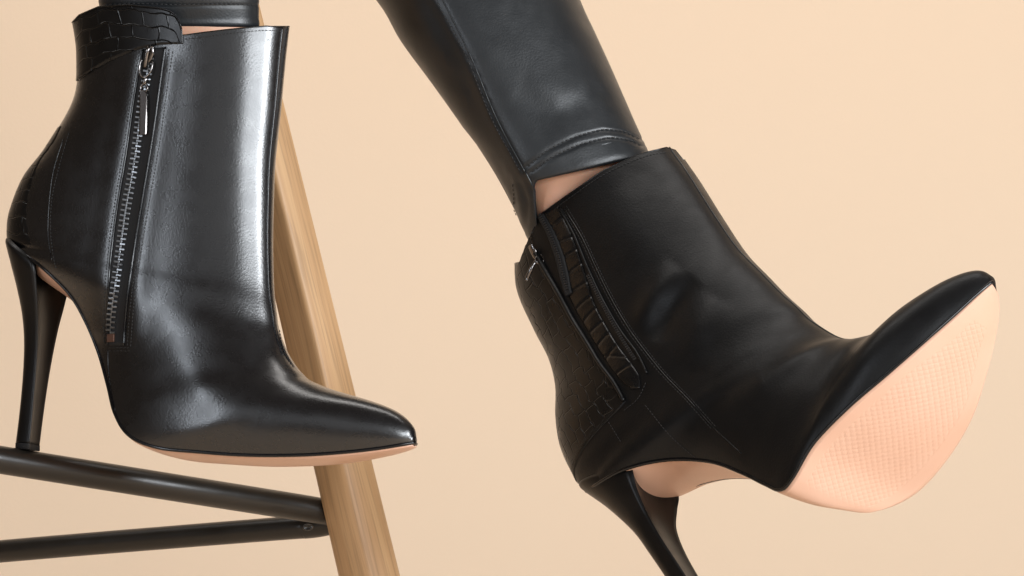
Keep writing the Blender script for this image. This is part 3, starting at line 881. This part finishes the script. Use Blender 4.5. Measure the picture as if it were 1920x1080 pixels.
class Surf:
    def __init__(s, rows, depth): s.bvh = surf_bvh(rows); s.O = Vector((0, depth, ZC))
    cast = Boot.cast; stitches = Boot.stitches; line = Boot.line

def leg_common(person, ev, K, hem_fn, disp, seam, stitch_lines, depth, k_top, skin_secs, legname_label=None):
    NC = 168; NR = 300; rows = []
    for i in range(NR+1):
        g = i/NR; row = []
        for j in range(NC):
            a = 2*math.pi*j/NC
            k = k_top+(hem_fn(a)-k_top)*g
            p = ev(k, a)
            if math.sin(a) > -0.2:
                x, y = proj(p); h = disp(x, y)
                cpt = ev(k, 0); cb = ev(k, math.pi); n = (p-(cpt+cb)/2).normalized(); p = p+n*(h*S)
            row.append(p)
        rows.append(row)
    hem = [list(rows[-1])]
    # turned hem: roll inwards
    ctr = sum(rows[-1], Vector())/NC
    for sc_, up in ((0.985, -2.5), (0.965, -3.0), (0.95, 2), (0.94, 40)):
        r2 = []
        for j in range(NC):
            p = rows[-1][j]; inner = ctr+(p-ctr)*sc_; tdir = (rows[-1][j]-rows[-6][j]).normalized()
            r2.append(inner-tdir*(up*S))
        hem.append(r2)
    allr = rows+hem[1:]
    mb = MB(); mb.grid(allr, closed=True, flip=True); tr = mb.build('trouser_leg', M['legging'], person)
    sf = Surf(rows, depth)
    if seam:
        for sl in seam:
            mb = MB(); p3, nn = sf.line(sl, 0.3); mb.tube(p3, 1.6*S, 8, flat=nn); mb.build('seam', M['legging'], tr)
    sf.stitches(stitch_lines, parent=tr, pitch=8.5, length=6.0, r=1.1, off=1.4)
    mb = MB(); rows = []
    sv = loft(skin_secs, 40)
    for i in range(50): rows.append([sv((len(skin_secs)-1)*i/49, 2*math.pi*j/64) for j in range(64)])
    mb.grid(rows, closed=True, flip=True); mb.build('leg', M['skin'], person)

def build_person():
    # depth of each collar, read from the boots
    c1 = (B1.pt(B1.k_collar(0.5), 0.5)+B1.pt(B1.k_collar(-0.5), -0.5))/2
    c2 = (B2.pt(B2.k_collar(0.5), 0.5)+B2.pt(B2.k_collar(-0.5), -0.5))/2
    d1, d2 = c1.y, c2.y
    person = thing('person', (c1+c2)/2+Vector((0, 0.02, 0.1)), 'person in black leather leggings, only the lower legs showing, one leg raised', 'person')
    # straight leg (left of the picture)
    ev = loft([((520, -500), (160, -500), d1+.03, .058), ((500, -300), (170, -300), d1+.015, .05), ((490, -120), (181, -120), d1+.005, .037), ((487, -30), (184, -30), d1+.004, .031), ((485, 48), (185, 48), d1+.004, .026)], 0)
    hem1 = lambda a: 4.0
    def d_1(x, y):
        return 1.6*math.exp(-((y-44)/6)**2)-1.2*math.exp(-((y-10)/4)**2)
    leg_common(person, ev, 5, hem1, d_1, None, [[(196, 10), (240, 6), (330, 8), (420, 7), (480, 10)]], d1, 0.0,
        [((480, -60), (195, -60), d1, .022), ((468, 20), (205, 20), d1, .022), ((466, 90), (205, 90), d1, .022), ((466, 170), (215, 170), d1, .022)])
    # crossed leg (middle of the picture)
    ev = loft([((960, -330), (430, -330), d2+.09, .085), ((1040, -130), (590, -130), d2+.06, .075), ((1088, 0), (705, 0), d2+.04, .064), ((1120, 70), (752, 78), d2+.03, .058),
               ((1156, 150), (812, 160), d2+.02, .052), ((1187, 221), (872, 245), d2+.01, .046), ((1213, 279), (930, 335), d2, .040), ((1232, 330), (985, 440), d2, .036)], 0)
    def hem2(a):
        c = math.cos(a); s_ = math.sin(a)
        # front rides high, back of the hem hangs down behind the ankle
        base = 6.15+1.1*sstep(-0.45, -0.98, c)
        if s_ < 0: base = 6.1+1.15*sstep(0.6, -0.9, c)
        return base
    def d_2(x, y):
        h = 0
        d, p, sd = dist_line([(820, -10), (880, 100), (930, 220), (985, 322)], x, y)
        h += (7.5*math.exp(-(d/17)**2) if sd > 0 else 7.5*math.exp(-(d/48)**2)) - 2.2*math.exp(-(d/3)**2)
        def ridge(line, w, a):
            d, p, sd = dist_line(line, x, y); return a*math.exp(-(d/w)**2)*(math.sin(math.pi*min(1, max(0, p)))**.7)
        h += ridge([(960, 175), (1040, 215), (1130, 195)], 28, -3.2)
        h += ridge([(985, 150), (1060, 165), (1150, 130)], 34, 2.2)
        h += ridge([(1020, 250), (1090, 225), (1170, 180)], 28, 1.6)
        h += ridge([(870, 60), (960, 100), (1100, 60)], 45, 1.5)
        h += ridge([(860, 250), (920, 300), (960, 380)], 22, -5)
        h += ridge([(972, 335), (986, 380), (984, 440)], 7, -4) + ridge([(950, 325), (962, 380), (972, 430)], 8, -3.5) + ridge([(930, 300), (945, 350), (958, 400)], 10, -2.5)
        h += ridge([(840, 130), (880, 170), (905, 240)], 14, -2.0) + ridge([(1090, 120), (1120, 170), (1165, 200)], 12, -1.5)
        for gl in ([(990, 312), (1030, 280), (1080, 256), (1130, 243), (1170, 247), (1204, 262)], [(998, 322), (1040, 292), (1090, 270), (1140, 258), (1180, 263), (1206, 274)]):
            d, p, sd = dist_line(gl, x, y)
            if d < 20: h += -1.9*math.exp(-(d/3.2)**2)
        d, p, sd = dist_line([(1016, 338), (1080, 316), (1150, 294), (1204, 286)], x, y)
        if d < 40: h += 1.5*math.exp(-(d/12)**2)
        return h
    leg_common(person, ev, 7, hem2, d_2, [[(820, -20), (880, 100), (930, 220), (984, 322)], [(985, 322), (1000, 352)]],
        [[(990, 312), (1030, 280), (1080, 256), (1130, 243), (1170, 247), (1200, 262)],
         [(998, 322), (1040, 292), (1090, 270), (1140, 258), (1180, 263), (1204, 274)],
         [(962, 345), (964, 375), (960, 410)],
         [(812, -10), (872, 100), (922, 222), (976, 322)]], d2, 0.0,
        [((1150, 170), (880, 230), d2+.02, .036), ((1190, 260), (950, 330), d2+.01, .034), ((1222, 325), (992, 400), d2, .032), ((1245, 380), (1012, 470), d2-.005, .031), ((1280, 450), (1040, 560), d2-.015, .030)])
    return person

# ------------------------------------------------------------ bar stool
def build_stool():
    dl = 0.115
    root = thing('bar_stool', P(760, 1120, dl)-Vector((0, 0, 0)), 'wooden bar stool with an oak leg and black tubular footrest behind the boots', 'stool')
    # leg: rounded diamond section, tapering upwards
    L0, L1 = (450, -160), (700, 1230)
    def sec(g):
        y = -160+g*1420
        xr = 484+0.2465*y; xl = 588+(y-875)*0.229 if y > 300 else 588+(300-875)*0.229+(y-300)*0.24
        return y, xl, xr
    rows = []; uvs = []
    NG = 60; NA = 48
    for i in range(NG+1):
        y, xl, xr = sec(i/NG); hw = (xr-xl)/2; cx = (xl+xr)/2; row = []; ur = []
        soft = 0.35+0.65*sstep(760, 1000, y)
        for j in range(NA+1):
            a = 2*math.pi*j/NA
            # superellipse between diamond and round
            pw = 1.12+0.38*sstep(700, 1050, y)
            c, s_ = math.cos(a), math.sin(a)
            r = (abs(c)**pw+abs(s_)**pw)**(-1/pw)
            x = c*r; z = s_*r
            x = x-0.12*(1-abs(x))*(1-sstep(600, 1000, y))*-1
            k = (D+dl)/D
            row.append(P(cx+hw*x, y-0.0, dl)+Vector((0, -hw*z*S*0.95, 0)))
            ur.append((a*hw*S, y*S))
        rows.append(row[:-1] if False else row); uvs.append(ur)
    mb = MB(); mb.grid(rows, uvs=uvs, flip=True); mb.build('leg', M['wood'], root)
    # footrest: front tube and rear tube meeting at the leg
    mb = MB(); mb.tube(resamp3([P(-420, 792, -0.075), P(-150, 837, -0.03), P(0, 862, 0.0), P(300, 910, 0.052), P(540, 948, 0.112), P(635, 964, 0.130)], 60), 26.3*S, 28)
    mb.build('footrest_tube', M['tube'], root)
    mb = MB(); mb.tube(resamp3([P(-420, 1074, 0.36), P(-150, 1050, 0.28), P(0, 1034, 0.235), P(300, 1009, 0.185), P(540, 990, 0.145), P(575, 988, 0.14), P(605, 984, 0.135), P(640, 975, 0.13)], 60), 23.3*S, 28)
    mb.build('footrest_tube', M['tube'], root)
    mb = MB(); c = P(577, 989, 0.09)
    rows = [[c+Vector((math.cos(a)*r_*S, -h_*S, math.sin(a)*r_*S*0.6)) for a in [2*math.pi*x/20 for x in range(20)]] for r_, h_ in ((11, -14), (11, 0), (9.5, 2), (6, 2.2), (5, 0.6), (0.1, 0.6))]
    mb.grid(rows, closed=True, flip=True); mb.build('bolt', M['tube'], root)
    return root

build_boot1()
build_boot2()
build_person()
build_stool()
